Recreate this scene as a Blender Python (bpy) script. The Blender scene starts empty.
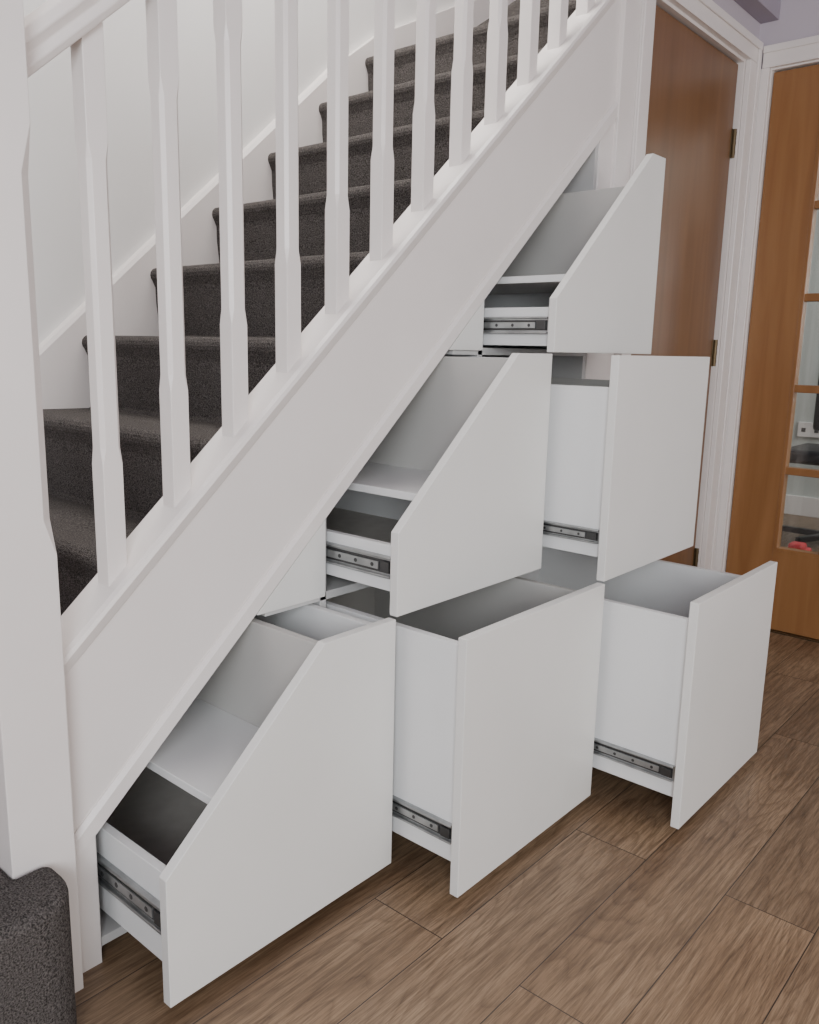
import bpy, math
import numpy as np
from mathutils import Matrix, Vector
sc=bpy.context.scene
S=.89; FZ=.042
# ---------------------------------------------------------------- materials
def mat(name,col,rough=.5,metal=0,spec=.5):
    m=bpy.data.materials.new(name);m.use_nodes=True
    b=m.node_tree.nodes['Principled BSDF']
    b.inputs['Base Color'].default_value=(*col,1);b.inputs['Roughness'].default_value=rough;b.inputs['Metallic'].default_value=metal
    b.inputs['Specular IOR Level'].default_value=spec
    return m
def N(m,t,**k):
    n=m.node_tree.nodes.new(t)
    for a,v in k.items(): setattr(n,a,v)
    return n
def L(m,a,b): m.node_tree.links.new(a,b)
def noisy(name,c1,c2,scale,rough=.5,bump=.05,bscale=None,stretch=(1,1,1),detail=4,dist=.002,spec=.5,metal=0):
    m=mat(name,c1,rough,metal,spec);b=m.node_tree.nodes['Principled BSDF']
    tc=N(m,'ShaderNodeTexCoord');mp=N(m,'ShaderNodeMapping');mp.inputs['Scale'].default_value=stretch
    L(m,tc.outputs['Object'],mp.inputs['Vector'])
    n=N(m,'ShaderNodeTexNoise');n.inputs['Scale'].default_value=scale;n.inputs['Detail'].default_value=detail
    L(m,mp.outputs[0],n.inputs['Vector'])
    r=N(m,'ShaderNodeValToRGB');r.color_ramp.elements[0].position=.35;r.color_ramp.elements[1].position=.65
    r.color_ramp.elements[0].color=(*c1,1);r.color_ramp.elements[1].color=(*c2,1)
    L(m,n.outputs['Fac'],r.inputs['Fac']);L(m,r.outputs['Color'],b.inputs['Base Color'])
    if bump:
        n2=N(m,'ShaderNodeTexNoise');n2.inputs['Scale'].default_value=bscale or scale;n2.inputs['Detail'].default_value=3
        L(m,mp.outputs[0],n2.inputs['Vector'])
        bp=N(m,'ShaderNodeBump');bp.inputs['Strength'].default_value=bump;bp.inputs['Distance'].default_value=dist
        L(m,n2.outputs['Fac'],bp.inputs['Height']);L(m,bp.outputs[0],b.inputs['Normal'])
    return m
WHITE=noisy('white_gloss_paint',(.79,.74,.715),(.81,.76,.735),6,.33,.03,40)
PANEL=noisy('white_laminate',(.75,.742,.715),(.77,.762,.735),5,.38,.03,300)
BOXW=noisy('white_drawer_box',(.79,.795,.79),(.81,.815,.81),5,.42,.02,200)
BOXI=noisy('shaded_drawer_box',(.50,.49,.465),(.53,.52,.495),5,.5,.02,200)  # box white darkened: shade on inner drawer walls painted into the colour
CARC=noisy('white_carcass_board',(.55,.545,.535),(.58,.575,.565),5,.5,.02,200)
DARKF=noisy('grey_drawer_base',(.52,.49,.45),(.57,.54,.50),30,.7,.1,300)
WALLM=noisy('lilac_wall_paint',(.52,.47,.52),(.54,.49,.54),3,.8,.05,120)
STW=noisy('stair_wall_paint',(.78,.765,.745),(.80,.785,.765),3,.8,.05,120)
CEILM=noisy('ceiling_paint',(.36,.32,.38),(.38,.34,.40),3,.85,.05,120)
METAL=noisy('zinc_steel',(.34,.35,.35),(.46,.47,.47),30,.35,.03,200,metal=.85)
METD=mat('dark_steel',(.08,.08,.08),.4,.7)
HINGE=mat('aged_brass',(.16,.12,.07),.4,.9)
DARK=mat('dark_plastic',(.02,.02,.022),.4)
RED=mat('red_plastic',(.6,.05,.06),.4)
ROOM2=noisy('pale_wall_paint',(.50,.52,.49),(.52,.54,.51),3,.8,.03,100)
CARPET=noisy('grey_twist_carpet',(.030,.027,.026),(.165,.148,.140),400,.95,1.0,400,detail=3,dist=.005,spec=.1)
def wood(name,c1,c2,st,rough=.35):
    m=mat(name,c1,rough);b=m.node_tree.nodes['Principled BSDF']
    tc=N(m,'ShaderNodeTexCoord');mp=N(m,'ShaderNodeMapping');mp.inputs['Scale'].default_value=st
    L(m,tc.outputs['Object'],mp.inputs['Vector'])
    n=N(m,'ShaderNodeTexNoise');n.inputs['Scale'].default_value=3;n.inputs['Detail'].default_value=8;n.inputs['Distortion'].default_value=.6
    L(m,mp.outputs[0],n.inputs['Vector'])
    r=N(m,'ShaderNodeValToRGB');r.color_ramp.elements[0].position=.3;r.color_ramp.elements[1].position=.7
    r.color_ramp.elements[0].color=(*c1,1);r.color_ramp.elements[1].color=(*c2,1)
    L(m,n.outputs['Fac'],r.inputs['Fac']);L(m,r.outputs['Color'],b.inputs['Base Color'])
    return m
DOORW=wood('oak_veneer',(.155,.073,.030),(.20,.098,.042),(7,7,.6))
GOAK=wood('oak_glazed',(.25,.112,.040),(.32,.155,.060),(9,9,.6))
def floor_mat():
    m=mat('oak_laminate_planks',(.2,.1,.05),.43);b=m.node_tree.nodes['Principled BSDF']
    tc=N(m,'ShaderNodeTexCoord')
    br=N(m,'ShaderNodeTexBrick');br.offset=.37;br.inputs['Scale'].default_value=1
    br.inputs['Brick Width'].default_value=1.2;br.inputs['Row Height'].default_value=.155
    br.inputs['Mortar Size'].default_value=.0011;br.inputs['Mortar Smooth'].default_value=.3
    br.inputs['Color1'].default_value=(0,0,0,1);br.inputs['Color2'].default_value=(1,1,1,1);br.inputs['Mortar'].default_value=(.5,.5,.5,1)
    mp0=N(m,'ShaderNodeMapping');mp0.inputs['Location'].default_value=(.35,.06,0)
    L(m,tc.outputs['Object'],mp0.inputs['Vector']);L(m,mp0.outputs[0],br.inputs['Vector'])
    sep=N(m,'ShaderNodeVectorMath',operation='SCALE');sep.inputs['Scale'].default_value=7.3
    L(m,br.outputs['Color'],sep.inputs[0])
    add=N(m,'ShaderNodeVectorMath',operation='ADD');L(m,tc.outputs['Object'],add.inputs[0]);L(m,sep.outputs[0],add.inputs[1])
    def nz(scx,scy,det,rough=.6,dist=0):
        mp=N(m,'ShaderNodeMapping');mp.inputs['Scale'].default_value=(scx,scy,1);L(m,add.outputs[0],mp.inputs['Vector'])
        n=N(m,'ShaderNodeTexNoise');n.inputs['Scale'].default_value=1;n.inputs['Detail'].default_value=det;n.inputs['Roughness'].default_value=rough;n.inputs['Distortion'].default_value=dist
        L(m,mp.outputs[0],n.inputs['Vector']);return n
    def ramp(fac,p0,c0,p1,c1):
        r=N(m,'ShaderNodeValToRGB');e=r.color_ramp.elements;e[0].position=p0;e[0].color=(*c0,1);e[1].position=p1;e[1].color=(*c1,1)
        L(m,fac,r.inputs['Fac']);return r
    def mulc(a,b_,f):
        x=N(m,'ShaderNodeMix',data_type='RGBA',blend_type='MULTIPLY');x.inputs['Factor'].default_value=f
        L(m,a,x.inputs['A']);L(m,b_,x.inputs['B']);return x.outputs['Result']
    base=ramp(nz(1.6,9,3).outputs['Fac'],.32,(.235,.150,.088),.68,(.385,.270,.172))
    # cathedral growth rings: contour lines of a stretched field
    fld=nz(.9,9,1.2)
    mul=N(m,'ShaderNodeMath',operation='MULTIPLY');mul.inputs[1].default_value=26;L(m,fld.outputs['Fac'],mul.inputs[0])
    fr=N(m,'ShaderNodeMath',operation='FRACT');L(m,mul.outputs[0],fr.inputs[0])
    rr=N(m,'ShaderNodeValToRGB');e=rr.color_ramp.elements;e[0].position=0;e[0].color=(.55,.5,.46,1);e[1].position=1;e[1].color=(.72,.69,.66,1)
    q=e.new(.18);q.color=(1,1,1,1);q=e.new(.7);q.color=(.95,.94,.93,1)
    L(m,fr.outputs[0],rr.inputs['Fac'])
    c=mulc(base.outputs['Color'],rr.outputs['Color'],.65)
    med=ramp(nz(5,110,7,.7).outputs['Fac'],.40,(.50,.46,.42),.56,(1,1,1))
    c=mulc(c,med.outputs['Color'],.75)
    fine=nz(26,520,4,.6)
    c=mulc(c,ramp(fine.outputs['Fac'],.38,(.5,.47,.44),.55,(1,1,1)).outputs['Color'],.6)
    tone=ramp(br.outputs['Color'],0,(.78,.77,.76),1,(1.0,.985,.96))
    c=mulc(c,tone.outputs['Color'],1)
    dk=N(m,'ShaderNodeMix',data_type='RGBA');L(m,br.outputs['Fac'],dk.inputs['Factor']);L(m,c,dk.inputs['A']);dk.inputs['B'].default_value=(.03,.02,.014,1)
    L(m,dk.outputs['Result'],b.inputs['Base Color'])
    bp=N(m,'ShaderNodeBump');bp.inputs['Strength'].default_value=.15;bp.inputs['Distance'].default_value=.001
    L(m,fine.outputs['Fac'],bp.inputs['Height']);L(m,bp.outputs[0],b.inputs['Normal'])
    return m
FLOOR=floor_mat()
GLASS=bpy.data.materials.new('door_glass');GLASS.use_nodes=True
nt=GLASS.node_tree;nt.nodes.clear()
o=nt.nodes.new('ShaderNodeOutputMaterial');t=nt.nodes.new('ShaderNodeBsdfTransparent');g=nt.nodes.new('ShaderNodeBsdfGlossy');mxs=nt.nodes.new('ShaderNodeMixShader')
g.inputs['Roughness'].default_value=.02;mxs.inputs[0].default_value=.10;t.inputs['Color'].default_value=(.94,.96,.95,1)
nt.links.new(t.outputs[0],mxs.inputs[1]);nt.links.new(g.outputs[0],mxs.inputs[2]);nt.links.new(mxs.outputs[0],o.inputs[0])
# ---------------------------------------------------------------- geometry helpers
def empty(name,loc=(0,0,0)):
    e=bpy.data.objects.new(name,None);sc.collection.objects.link(e);e.empty_display_size=.05;e.location=loc
    bpy.context.view_layer.update();return e
def mk(name,vs,fs,m,par=None,bev=0,smooth=False,seg=2):
    me=bpy.data.meshes.new(name);me.from_pydata([tuple(map(float,v)) for v in vs],[],fs);me.update()
    import bmesh
    bm=bmesh.new();bm.from_mesh(me);bmesh.ops.recalc_face_normals(bm,faces=bm.faces);bm.to_mesh(me);bm.free()
    o=bpy.data.objects.new(name,me);sc.collection.objects.link(o);me.materials.append(m)
    if par: o.parent=par;o.matrix_parent_inverse=par.matrix_world.inverted()
    if bev:
        b=o.modifiers.new('bevel','BEVEL');b.width=bev;b.segments=seg;b.limit_method='ANGLE';b.angle_limit=math.radians(35)
    if smooth:
        for p in me.polygons:p.use_smooth=True
    return o
def box(name,x0,x1,y0,y1,z0,z1,m,par=None,bev=.001):
    vs=[(x,y,z) for x in(x0,x1) for y in(y0,y1) for z in(z0,z1)]
    fs=[(0,1,3,2),(4,6,7,5),(0,4,5,1),(2,3,7,6),(0,2,6,4),(1,5,7,3)]
    return mk(name,vs,fs,m,par,bev)
def prism(name,pts,a0,a1,m,par=None,bev=.001,axis='y',smooth=False):
    n=len(pts)
    if axis=='y': vs=[(p[0],a0,p[1]) for p in pts]+[(p[0],a1,p[1]) for p in pts]
    elif axis=='z': vs=[(p[0],p[1],a0) for p in pts]+[(p[0],p[1],a1) for p in pts]
    else: vs=[(a0,p[0],p[1]) for p in pts]+[(a1,p[0],p[1]) for p in pts]
    fs=[tuple(range(n)),tuple(range(2*n-1,n-1,-1))]+[(i,(i+1)%n,(i+1)%n+n,i+n) for i in range(n)]
    return mk(name,vs,fs,m,par,bev,smooth)
def sweep(name,sec,x0,x1,m,par=None,bev=0,s=S):
    n=len(sec);vs=[(x,p[0],p[1]+s*x) for x in(x0,x1) for p in sec]
    fs=[tuple(range(n)),tuple(range(2*n-1,n-1,-1))]+[(i,(i+1)%n,(i+1)%n+n,i+n) for i in range(n)]
    return mk(name,vs,fs,m,par,bev)
def post(name,cx,cy,w,levels,m,par=None,sl0=0,sl1=0,bev=.0008):
    vs=[];h=w/2
    for i,(z,c) in enumerate(levels):
        ring=[(-h+c,-h),(h-c,-h),(h,-h+c),(h,h-c),(h-c,h),(-h+c,h),(-h,h-c),(-h,-h+c)]
        s=sl0 if i==0 else (sl1 if i==len(levels)-1 else 0)
        vs+=[(cx+a,cy+b,z+s*a) for a,b in ring]
    k=len(levels);fs=[tuple(range(8)),tuple(range(8*k-1,8*k-9,-1))]
    for i in range(k-1):
        fs+=[(8*i+j,8*i+(j+1)%8,8*i+8+(j+1)%8,8*i+8+j) for j in range(8)]
    return mk(name,vs,fs,m,par,bev)
def cyl(name,c,r,h,axis,m,par=None,n=16):
    vs=[];
    for k in(-h/2,h/2):
        for i in range(n):
            a=2*math.pi*i/n;u,v=r*math.cos(a),r*math.sin(a)
            p={'x':(k,u,v),'y':(u,k,v),'z':(u,v,k)}[axis];vs.append((c[0]+p[0],c[1]+p[1],c[2]+p[2]))
    fs=[tuple(range(n)),tuple(range(2*n-1,n-1,-1))]+[(i,(i+1)%n,(i+1)%n+n,i+n) for i in range(n)]
    return mk(name,vs,fs,m,par,.0005)
# ---------------------------------------------------------------- layout numbers
xb,xc,xd=.4814,.9590,1.4221
z0,z1,z2,z3=.0637,.5443,1.0108,1.474
C0=.268
XE=2.45
YW=.905
# ---------------------------------------------------------------- room shell
box('floor',-2.2,5.2,-3.6,2.4,-.06,FZ,FLOOR,bev=0)
box('wall_back',-2.2,XE,YW,YW+.1,FZ,3.0,STW,bev=0)
box('wall_left',-2.3,-2.2,-3.6,YW,FZ,2.5,WALLM,bev=0)
w=empty('wall_understair')
box('over_door',1.60,XE,.0,.10,2.0,3.0,WALLM,w,0)
box('right_return',2.363,XE,.001,.10,FZ,2.0,WALLM,w,0)
w=empty('wall_right')
box('corner_part',XE,XE+.1,-.045,2.4,FZ,3.0,WALLM,w,0)
box('head_part',XE,XE+.1,-.93,-.045,1.975,3.0,WALLM,w,0)
box('near_part',XE,XE+.1,-3.6,-.93,FZ,3.0,WALLM,w,0)
box('ceiling',-2.2,XE,-3.6,-.06,2.46,2.56,CEILM,bev=0)
box('trim_bulkhead',.9,XE,-.06,-.001,2.09,2.56,CEILM,bev=.001)
# ---------------------------------------------------------------- plain oak door (closed) with frame
d=empty('door_1',(2.0,.03,1.0))
box('leaf',1.672,2.335,.016,.056,FZ+.006,1.942,DOORW,d,.002)
for zz in(1.70,1.02,.28):
    cyl('hinge_knuckle',(2.339,.010,zz),.0065,.09,'z',HINGE,d)
    for k in(-.03,0,.03): cyl('hinge_ring',(2.339,.010,zz+k),.0072,.012,'z',HINGE,d)
    box('hinge_leaf',2.325,2.338,.0135,.017,zz-.045,zz+.045,HINGE,d,.0004)
t=empty('trim_1',(2.4,0,1))
box('jamb_right',2.34,2.362,-.0,.10,FZ,1.948,WHITE,t,.0005)
box('jamb_left',1.645,1.668,-.0,.10,FZ,1.948,WHITE,t,.0005)
box('head',1.645,2.362,-.0,.10,1.948,1.97,WHITE,t,.0005)
box('stop_right',2.33,2.340,.057,.08,FZ,1.948,WHITE,t,.0005)
box('architrave_right',2.352,2.428,-.018,-.0005,FZ,1.957,WHITE,t,.003)
box('architrave_bead_right',2.405,2.428,-.024,-.018,FZ,1.999,WHITE,t,.002)
box('architrave_left',1.585,1.655,-.018,-.0005,FZ,1.957,WHITE,t,.003)
box('architrave_bead_left',1.585,1.602,-.024,-.018,FZ,1.999,WHITE,t,.002)
box('architrave_head',1.585,2.428,-.018,-.0005,1.957,2.02,WHITE,t,.0005)
box('architrave_bead_head',1.585,2.428,-.025,-.018,1.999,2.022,WHITE,t,.002)
# ---------------------------------------------------------------- glazed oak door
d=empty('door_2',(XE,-.4,1))
X0,X1=XE+.012,XE+.052
yl,yr=-.056,-.84
gl,gr=-.215,-.70
box('stile_hinge_side',X0,X1,gl,yl,FZ+.006,1.935,GOAK,d,.001)
box('stile_lock_side',X0,X1,yr,gr,FZ+.006,1.935,GOAK,d,.001)
box('rail_bottom',X0,X1,gr,gl,FZ+.006,.335,GOAK,d,.001)
box('rail_top',X0,X1,gr,gl,1.80,1.935,GOAK,d,.001)
for zz in(.622,.906,1.209,1.505): box('glazing_bar',X0+.004,X1-.004,gr,gl,zz-.013,zz+.013,GOAK,d,.003)
for yy in(-.375,-.54): box('glazing_bar_upright',X0+.005,X1-.005,yy-.012,yy+.012,.335,1.8,GOAK,d,.003)
box('bead_left',X0-.002,X1-.002,gl-.012,gl,.335,1.8,GOAK,d,.001)
box('bead_bottom',X0-.002,X1-.002,gr,gl-.012,.335,.347,GOAK,d,.001)
box('glass',XE+.030,XE+.034,gr,gl,.335,1.8,GLASS,d,0)
cyl('handle_rose',(XE+.004,-.79,1.0),.025,.012,'x',METAL,d,24)
cyl('handle_neck',(XE-.02,-.79,1.0),.009,.05,'x',METAL,d)
cyl('handle_lever',(XE-.045,-.735,1.0),.009,.12,'y',METAL,d)
t=empty('trim_2',(XE,-.4,1))
box('jamb_left',XE-.001,XE+.1,-.0535,-.045,FZ,1.94,WHITE,t,.0005)
box('jamb_right',XE-.001,XE+.1,-.93,-.845,FZ,1.94,WHITE,t,.0005)
box('head',XE-.001,XE+.1,-.93,-.045,1.94,1.975,WHITE,t,.0005)
box('architrave_left',XE-.018,XE-.001,-.05,-.001,FZ,1.945,WHITE,t,.002)
box('architrave_right',XE-.018,XE-.001,-.93,-.85,FZ,1.945,WHITE,t,.002)
box('architrave_head',XE-.018,XE-.001,-.93,-.026,1.945,2.01,WHITE,t,.0005)
box('bead_head',XE-.024,XE-.018,-.93,-.026,1.99,2.012,WHITE,t,.002)
box('threshold',XE-.005,XE+.1,-.84,-.05,FZ,FZ+.005,HINGE,t,.001)
# room beyond the glazed door
box('wall_far_room',4.9,5.0,-3.0,2.4,FZ,2.5,ROOM2,bev=0)
box('wall_far_side',XE+.1,5.0,1.6,1.7,FZ,2.5,ROOM2,bev=0)
box('baseboard_far',4.88,4.9,-3.0,1.6,FZ,FZ+.12,WHITE,bev=.002)
s_=empty('wall_socket',(4.89,.55,.40))
box('plate',4.885,4.9,.30,.445,.53,.62,WHITE,s_,.003)
for yy in(.335,.41): 
    box('socket_hole',4.883,4.887,yy-.012,yy+.012,.56,.585,DARK,s_,.0005)
ch=empty('office_chair',(4.0,.0,.5))
cyl('pedestal',(4.1,.0,.28),.025,.42,'z',DARK,ch)
box('seat',3.88,4.32,-.24,.24,.48,.55,DARK,ch,.02)
box('backrest',4.28,4.33,-.2,.2,.62,1.0,DARK,ch,.02)
box('back_stem',4.31,4.335,-.03,.03,.5,.7,DARK,ch,.005)
for k in range(5):
    a=k*2*math.pi/5+.3
    dx,dy=math.cos(a),math.sin(a)
    prism('foot_%d'%(k+1),[(4.1-dy*.02,dx*.02),(4.1+dx*.27-dy*.014,dy*.27+dx*.014),(4.1+dx*.27+dy*.014,dy*.27-dx*.014),(4.1+dy*.02,-dx*.02)],.085,.115,DARK,ch,.004,axis='z')
    cyl('castor_%d'%(k+1),(4.1+dx*.26,dy*.26,FZ+.025),.025,.03,'y',DARK,ch)
ty=empty('toy_car',(3.6,.05,.07))
box('body',3.55,3.72,-.02,.07,FZ+.02,FZ+.06,RED,ty,.012)
box('cab',3.59,3.67,-.01,.06,FZ+.055,FZ+.09,RED,ty,.012)
for a in(3.58,3.69):
    for b in(-.02,.07): cyl('wheel',(a,b,FZ+.02),.02,.012,'y',DARK,ty)
# ---------------------------------------------------------------- staircase
st=empty('staircase',(.7,.4,.8))
def X(k): return .2873+.2*k
def Z(k): return S*X(k)+.5952
prof=[]
K0,K1=-3,6
R_=.019
for k in range(K0,K1+1):
    x,z=X(k),Z(k);zp=Z(k-1) if k>K0 else FZ+.001
    prof.append((x+.024,zp+.006 if k>K0 else zp));prof.append((x+.015,zp+(z-zp)*.5));prof.append((x+.014,z-.050))
    cx,cz,r=x+R_,z-R_,R_
    for a in(225,205,180,155,130,110,95): prof.append((cx+r*math.cos(math.radians(a)),cz+r*math.sin(math.radians(a))))
    prof.append((X(k+1)+.010,z-.003))
prof[-1]=(XE-.001,Z(K1)-.003)
prof.append((XE-.001,Z(K1)-.2))
prof.append((1.55,Z(K1)-.2));prof.append((1.5,S*1.5+.335));prof.append((-.29,FZ+.001))
YF=YW-.022
prism('carpeted_treads',prof,.052,YF,CARPET,st,0)
prism('winder_tread_1',[(1.60,.1),(1.95,YF),(XE-.002,YF),(XE-.002,.1)],Z(6)-.02,Z(7),CARPET,st,.018,axis='z')
prism('winder_tread_2',[(1.66,.1),(2.44,.62),(2.44,.1)],Z(7)-.02,Z(8),CARPET,st,.018,axis='z')
def arc(cx,cy,r,a0,a1,n=8): return [(cx+r*math.cos(math.radians(a0+(a1-a0)*i/n)),cy+r*math.sin(math.radians(a0+(a1-a0)*i/n))) for i in range(n+1)]
foot=arc(-.162,-.075,.070,-90,0)+[(-.092,-.036),(-.142,-.036),(-.142,.060),(-.11,.060),(-.11,.80)]+[(-.48,.80)]+arc(-.42,-.065,.08,180,270)
me=prism('curtail_step',foot,FZ+.001,.282,CARPET,st,.03,axis='z')
me.modifiers['bevel'].segments=6
str_pts=[(-.075,.5888-.075*S),(1.50,.5888+1.5*S),(1.50,C0+.006+1.5*S),(-.075,C0+.006-.075*S)]
prism('outer_string',str_pts,0,.05,WHITE,st,.001)
sweep('string_cap',[(-.012,.588),(-.014,.594),(-.012,.602),(-.004,.606),(.066,.606),(.070,.598),(.066,.588)],-.07,1.5,WHITE,st)
sweep('string_cap_fillet',[(-.006,.572),(-.012,.588),(0,.588),(0,.566)],-.07,1.5,WHITE,st)
sweep('string_lower_trim',[(-.009,C0+.006),(-.009,C0+.036),(-.003,C0+.046),(0,C0+.046),(0,C0+.006)],-.07,1.5,WHITE,st)
sweep('wall_string',[(YF,.40),(YF,.640),(YF+.006,.652),(YW,.656),(YW,.40)],-.5,1.36,WHITE,st)
ws=[(1.36,1.36*S+.40),(1.36,1.36*S+.650),(1.55,2.00),(1.95,2.20),(2.44,2.42),(2.44,1.9)]
prism('wall_string_winder',ws,YF+.002,YW,WHITE,st,.002)
prism('newel_top_post',[(1.50,FZ+1.0),(1.583,FZ+1.0),(1.583,2.45),(1.50,2.45)],-.012,.078,WHITE,st,.002)
# ---------------------------------------------------------------- balustrade (part of the staircase)
bl=empty('stair_balustrade',(.5,.03,1.2));bl.parent=st;bl.matrix_parent_inverse=st.matrix_world.inverted();bpy.context.view_layer.update()
for k in range(12):
    x=.065+.1191*k;zb=.602+S*x;zt=1.38+S*x
    post('baluster_%d'%(k+1),x,.03,.0325,[(zb,.0008),(zb+.175,.0008),(zb+.20,.0058),(zt-.175,.0058),(zt-.15,.0008),(zt,.0008)],WHITE,bl,S,S)
sweep('handrail',[(.004,1.372),(-.002,1.385),(.006,1.398),(-.003,1.415),(.004,1.432),(.02,1.441),(.04,1.441),(.056,1.432),(.063,1.415),(.054,1.398),(.062,1.385),(.056,1.372)],-.05,1.5,WHITE,bl,.002)
nx_=-.097
post('newel_post',nx_,.012,.092,[(FZ,.001),(.725,.001),(.775,.016),(1.22,.016),(1.28,.001),(1.62,.001)],WHITE,bl)
post('newel_cap',nx_,.012,.115,[(1.62,.004),(1.64,.004),(1.655,.03),(1.67,.045)],WHITE,bl)
# ---------------------------------------------------------------- under-stair cabinet carcass
cb=empty('storage_cabinet',(.7,.4,.5))
def slope(x): return C0+S*x
T=.008
def upr(n,xx,zb=FZ+.02,y1=.80):
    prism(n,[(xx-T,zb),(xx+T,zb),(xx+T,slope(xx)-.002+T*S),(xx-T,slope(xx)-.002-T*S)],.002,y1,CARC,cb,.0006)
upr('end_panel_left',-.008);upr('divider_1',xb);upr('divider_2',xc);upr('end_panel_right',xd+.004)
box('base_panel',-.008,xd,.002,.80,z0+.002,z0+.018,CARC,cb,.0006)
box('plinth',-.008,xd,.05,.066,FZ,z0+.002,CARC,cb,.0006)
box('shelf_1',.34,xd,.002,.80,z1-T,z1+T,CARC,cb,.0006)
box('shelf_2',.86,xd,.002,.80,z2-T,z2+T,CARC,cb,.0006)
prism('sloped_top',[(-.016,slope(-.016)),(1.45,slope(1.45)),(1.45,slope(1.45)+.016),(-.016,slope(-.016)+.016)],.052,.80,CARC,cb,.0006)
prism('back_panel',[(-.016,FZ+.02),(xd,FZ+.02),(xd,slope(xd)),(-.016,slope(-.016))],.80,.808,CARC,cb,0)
prism('filler_1',[(.316,z1+.002),(xb-.002,z1+.002),(xb-.002,slope(xb)),(.316,slope(.316))],-.006,.012,PANEL,cb,.0006)
prism('filler_2',[(.838,z2+.002),(xc-.002,z2+.002),(xc-.002,slope(xc)),(.838,slope(.838))],-.006,.012,PANEL,cb,.0006)
prism('filler_left',[(-.075,FZ),(-.004,FZ),(-.004,slope(-.004)+.004),(-.075,slope(-.075)+.004)],-.004,.014,WHITE,cb,.0006)
prism('filler_right',[(xd+.01,FZ),(1.583,FZ),(1.583,1.60),(1.50,slope(1.5)+.01),(xd+.01,slope(xd)+.006)],-.002,.04,WHITE,cb,.0006)
# ---------------------------------------------------------------- drawers
def runner(par,xs,yf,yb,zc,h):
    box('runner_channel',xs-.0045,xs,yf,yb,zc-h*.5,zc+h*.5,METAL,par,.001)
    box('runner_lip_top',xs-.011,xs-.003,yf+.004,yb,zc+h*.38,zc+h*.5,METAL,par,.0015)
    box('runner_lip_bottom',xs-.011,xs-.003,yf+.004,yb,zc-h*.5,zc-h*.38,METAL,par,.0015)
    box('runner_groove',xs-.0052,xs-.0044,yf+.006,yb,zc-h*.30,zc+h*.30,METD,par,0)
    box('runner_middle',xs-.0085,xs-.005,yf+.035,yb,zc-h*.18,zc+h*.18,METAL,par,.001)
    y=yf+.05
    while y<yb-.02:
        cyl('runner_hole',(xs-.0087,y,zc),h*.10,.001,'x',METD,par,10);y+=.042
    box('runner_clip',xs-.010,xs-.005,yf+.008,yf+.028,zc-h*.26,zc+h*.26,METD,par,.001)
def drawer(nm,xl,xr,za,zb,d,kind,boxz,topz,rz,rh,step=None,inner=None):
    e=empty(nm,((xl+xr)/2,-d,(za+zb)/2));g=.0015
    inner=inner or BOXW
    yf=-d;yi=-d+.018;yb=min(yi+.62,.78)
    xl_=xl+g;xr_=xr-g;za_=za+g if za>.1 else za;zb_=zb-g
    if kind=='slope':
        xk=(zb_-C0)/S
        pts=[(xl_,za_),(xr_,za_),(xr_,zb_),(xk,zb_),(xl_,C0+S*xl_)]
    else: pts=[(xl_,za_),(xr_,za_),(xr_,zb_),(xl_,zb_)]
    prism('front',pts,yf,yi,PANEL,e,.0012)
    a,b=xl+.020,xr-.020;w=.015
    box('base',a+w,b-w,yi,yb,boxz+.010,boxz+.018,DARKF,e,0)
    if kind=='slope':
        lt,x1,zs,x2,tt=step
        box('side_left_low',a,a+w,yi,yb,boxz,lt,BOXW,e)
        box('step_shelf',x1,x2,yi,yb,zs-.015,zs,BOXW,e)
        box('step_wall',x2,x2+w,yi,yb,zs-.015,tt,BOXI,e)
        box('side_right',b-w,b,yi,yb,boxz,tt,BOXW,e)
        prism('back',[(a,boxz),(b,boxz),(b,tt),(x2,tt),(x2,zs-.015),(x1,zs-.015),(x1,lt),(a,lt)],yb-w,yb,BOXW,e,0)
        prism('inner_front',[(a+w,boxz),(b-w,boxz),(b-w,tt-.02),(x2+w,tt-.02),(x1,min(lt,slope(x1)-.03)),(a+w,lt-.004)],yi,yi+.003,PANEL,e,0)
    else:
        box('side_left',a,a+w,yi,yb,boxz,topz,BOXW,e)
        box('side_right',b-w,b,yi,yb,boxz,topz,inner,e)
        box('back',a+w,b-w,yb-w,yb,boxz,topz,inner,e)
        box('inner_front',a+w,b-w,yi,yi+w,boxz,topz,BOXW,e)
    runner(e,a,yi+.004,.30,rz,rh)
    box('runner_far_side',b,b+.010,yi+.004,.30,rz-rh*.5,rz+rh*.5,METAL,e,.001)
    return e
drawer('storage_drawer',0,xb,z0,z1,.1875,'slope',.104,0,.185,.044,(.256,.112,.335,.315,z1-.012))
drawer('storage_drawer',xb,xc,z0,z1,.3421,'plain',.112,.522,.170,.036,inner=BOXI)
drawer('storage_drawer',xc,xd,z0,z1,.5408,'plain',.118,.500,.172,.034)
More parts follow.
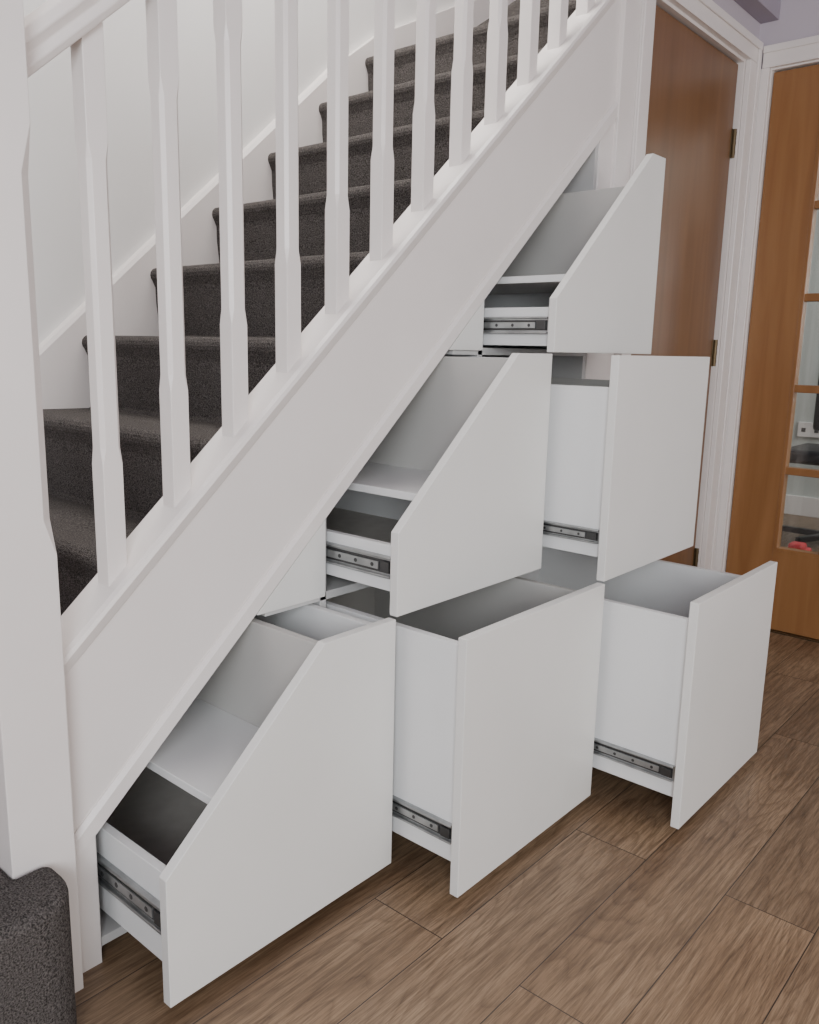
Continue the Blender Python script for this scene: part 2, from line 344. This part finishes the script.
drawer('storage_drawer',xb,xc,z1,z2,.1865,'slope',.582,0,.628,.040,(.6675,.585,.750,.83,z2-.012))
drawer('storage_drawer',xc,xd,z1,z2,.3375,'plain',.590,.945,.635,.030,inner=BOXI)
drawer('storage_drawer',xc,xd,z2,z3,.1875,'slope',1.025,0,1.068,.036,(1.106,1.035,1.177,1.32,1.40))
# ---------------------------------------------------------------- camera
a,b,r=np.radians([49.2193,-11.1135,1.2558]);f=836.4512
fw=np.array([np.sin(a)*np.cos(b),np.cos(a)*np.cos(b),np.sin(b)])
rt=np.array([np.cos(a),-np.sin(a),0]);up=np.cross(rt,fw)
r2=rt*np.cos(r)+up*np.sin(r);u2=-rt*np.sin(r)+up*np.cos(r)
cd=bpy.data.cameras.new('camera');cam=bpy.data.objects.new('camera',cd);sc.collection.objects.link(cam)
M=Matrix([[r2[i],u2[i],-fw[i],0] for i in range(3)]+[[0,0,0,1]]);M.translation=Vector((-.58,-1.1275,1.0154))
cam.matrix_world=M;cd.sensor_fit='HORIZONTAL';cd.sensor_width=36;cd.lens=f*36/819;cd.clip_start=.02
sc.camera=cam
# ---------------------------------------------------------------- light
def area(n,loc,tgt,sx,sy,p,col):
    l=bpy.data.lights.new(n,'AREA');l.shape='RECTANGLE';l.size=sx;l.size_y=sy;l.energy=p;l.color=col
    o=bpy.data.objects.new(n,l);sc.collection.objects.link(o);o.location=loc
    o.rotation_euler=(Vector(tgt)-Vector(loc)).to_track_quat('-Z','Y').to_euler();return o
area('window_light_left',(-2.0,-2.1,1.45),(1.0,-.3,.6),1.4,1.2,96,(.92,.96,1))
area('window_light_behind',(.4,-3.4,1.4),(.9,0,.6),1.8,1.4,40,(1,.95,.90))
area('landing_light',(.75,.5,2.95),(.75,.5,0),1.4,.7,40,(1,.96,.91))
area('far_room_light',(3.8,-1.5,2.3),(4,.2,.5),1.2,1.2,50,(1,1,1))
wd=bpy.data.worlds.new('world');sc.world=wd;wd.use_nodes=True
wd.node_tree.nodes['Background'].inputs[0].default_value=(.96,.96,1,1);wd.node_tree.nodes['Background'].inputs[1].default_value=.33
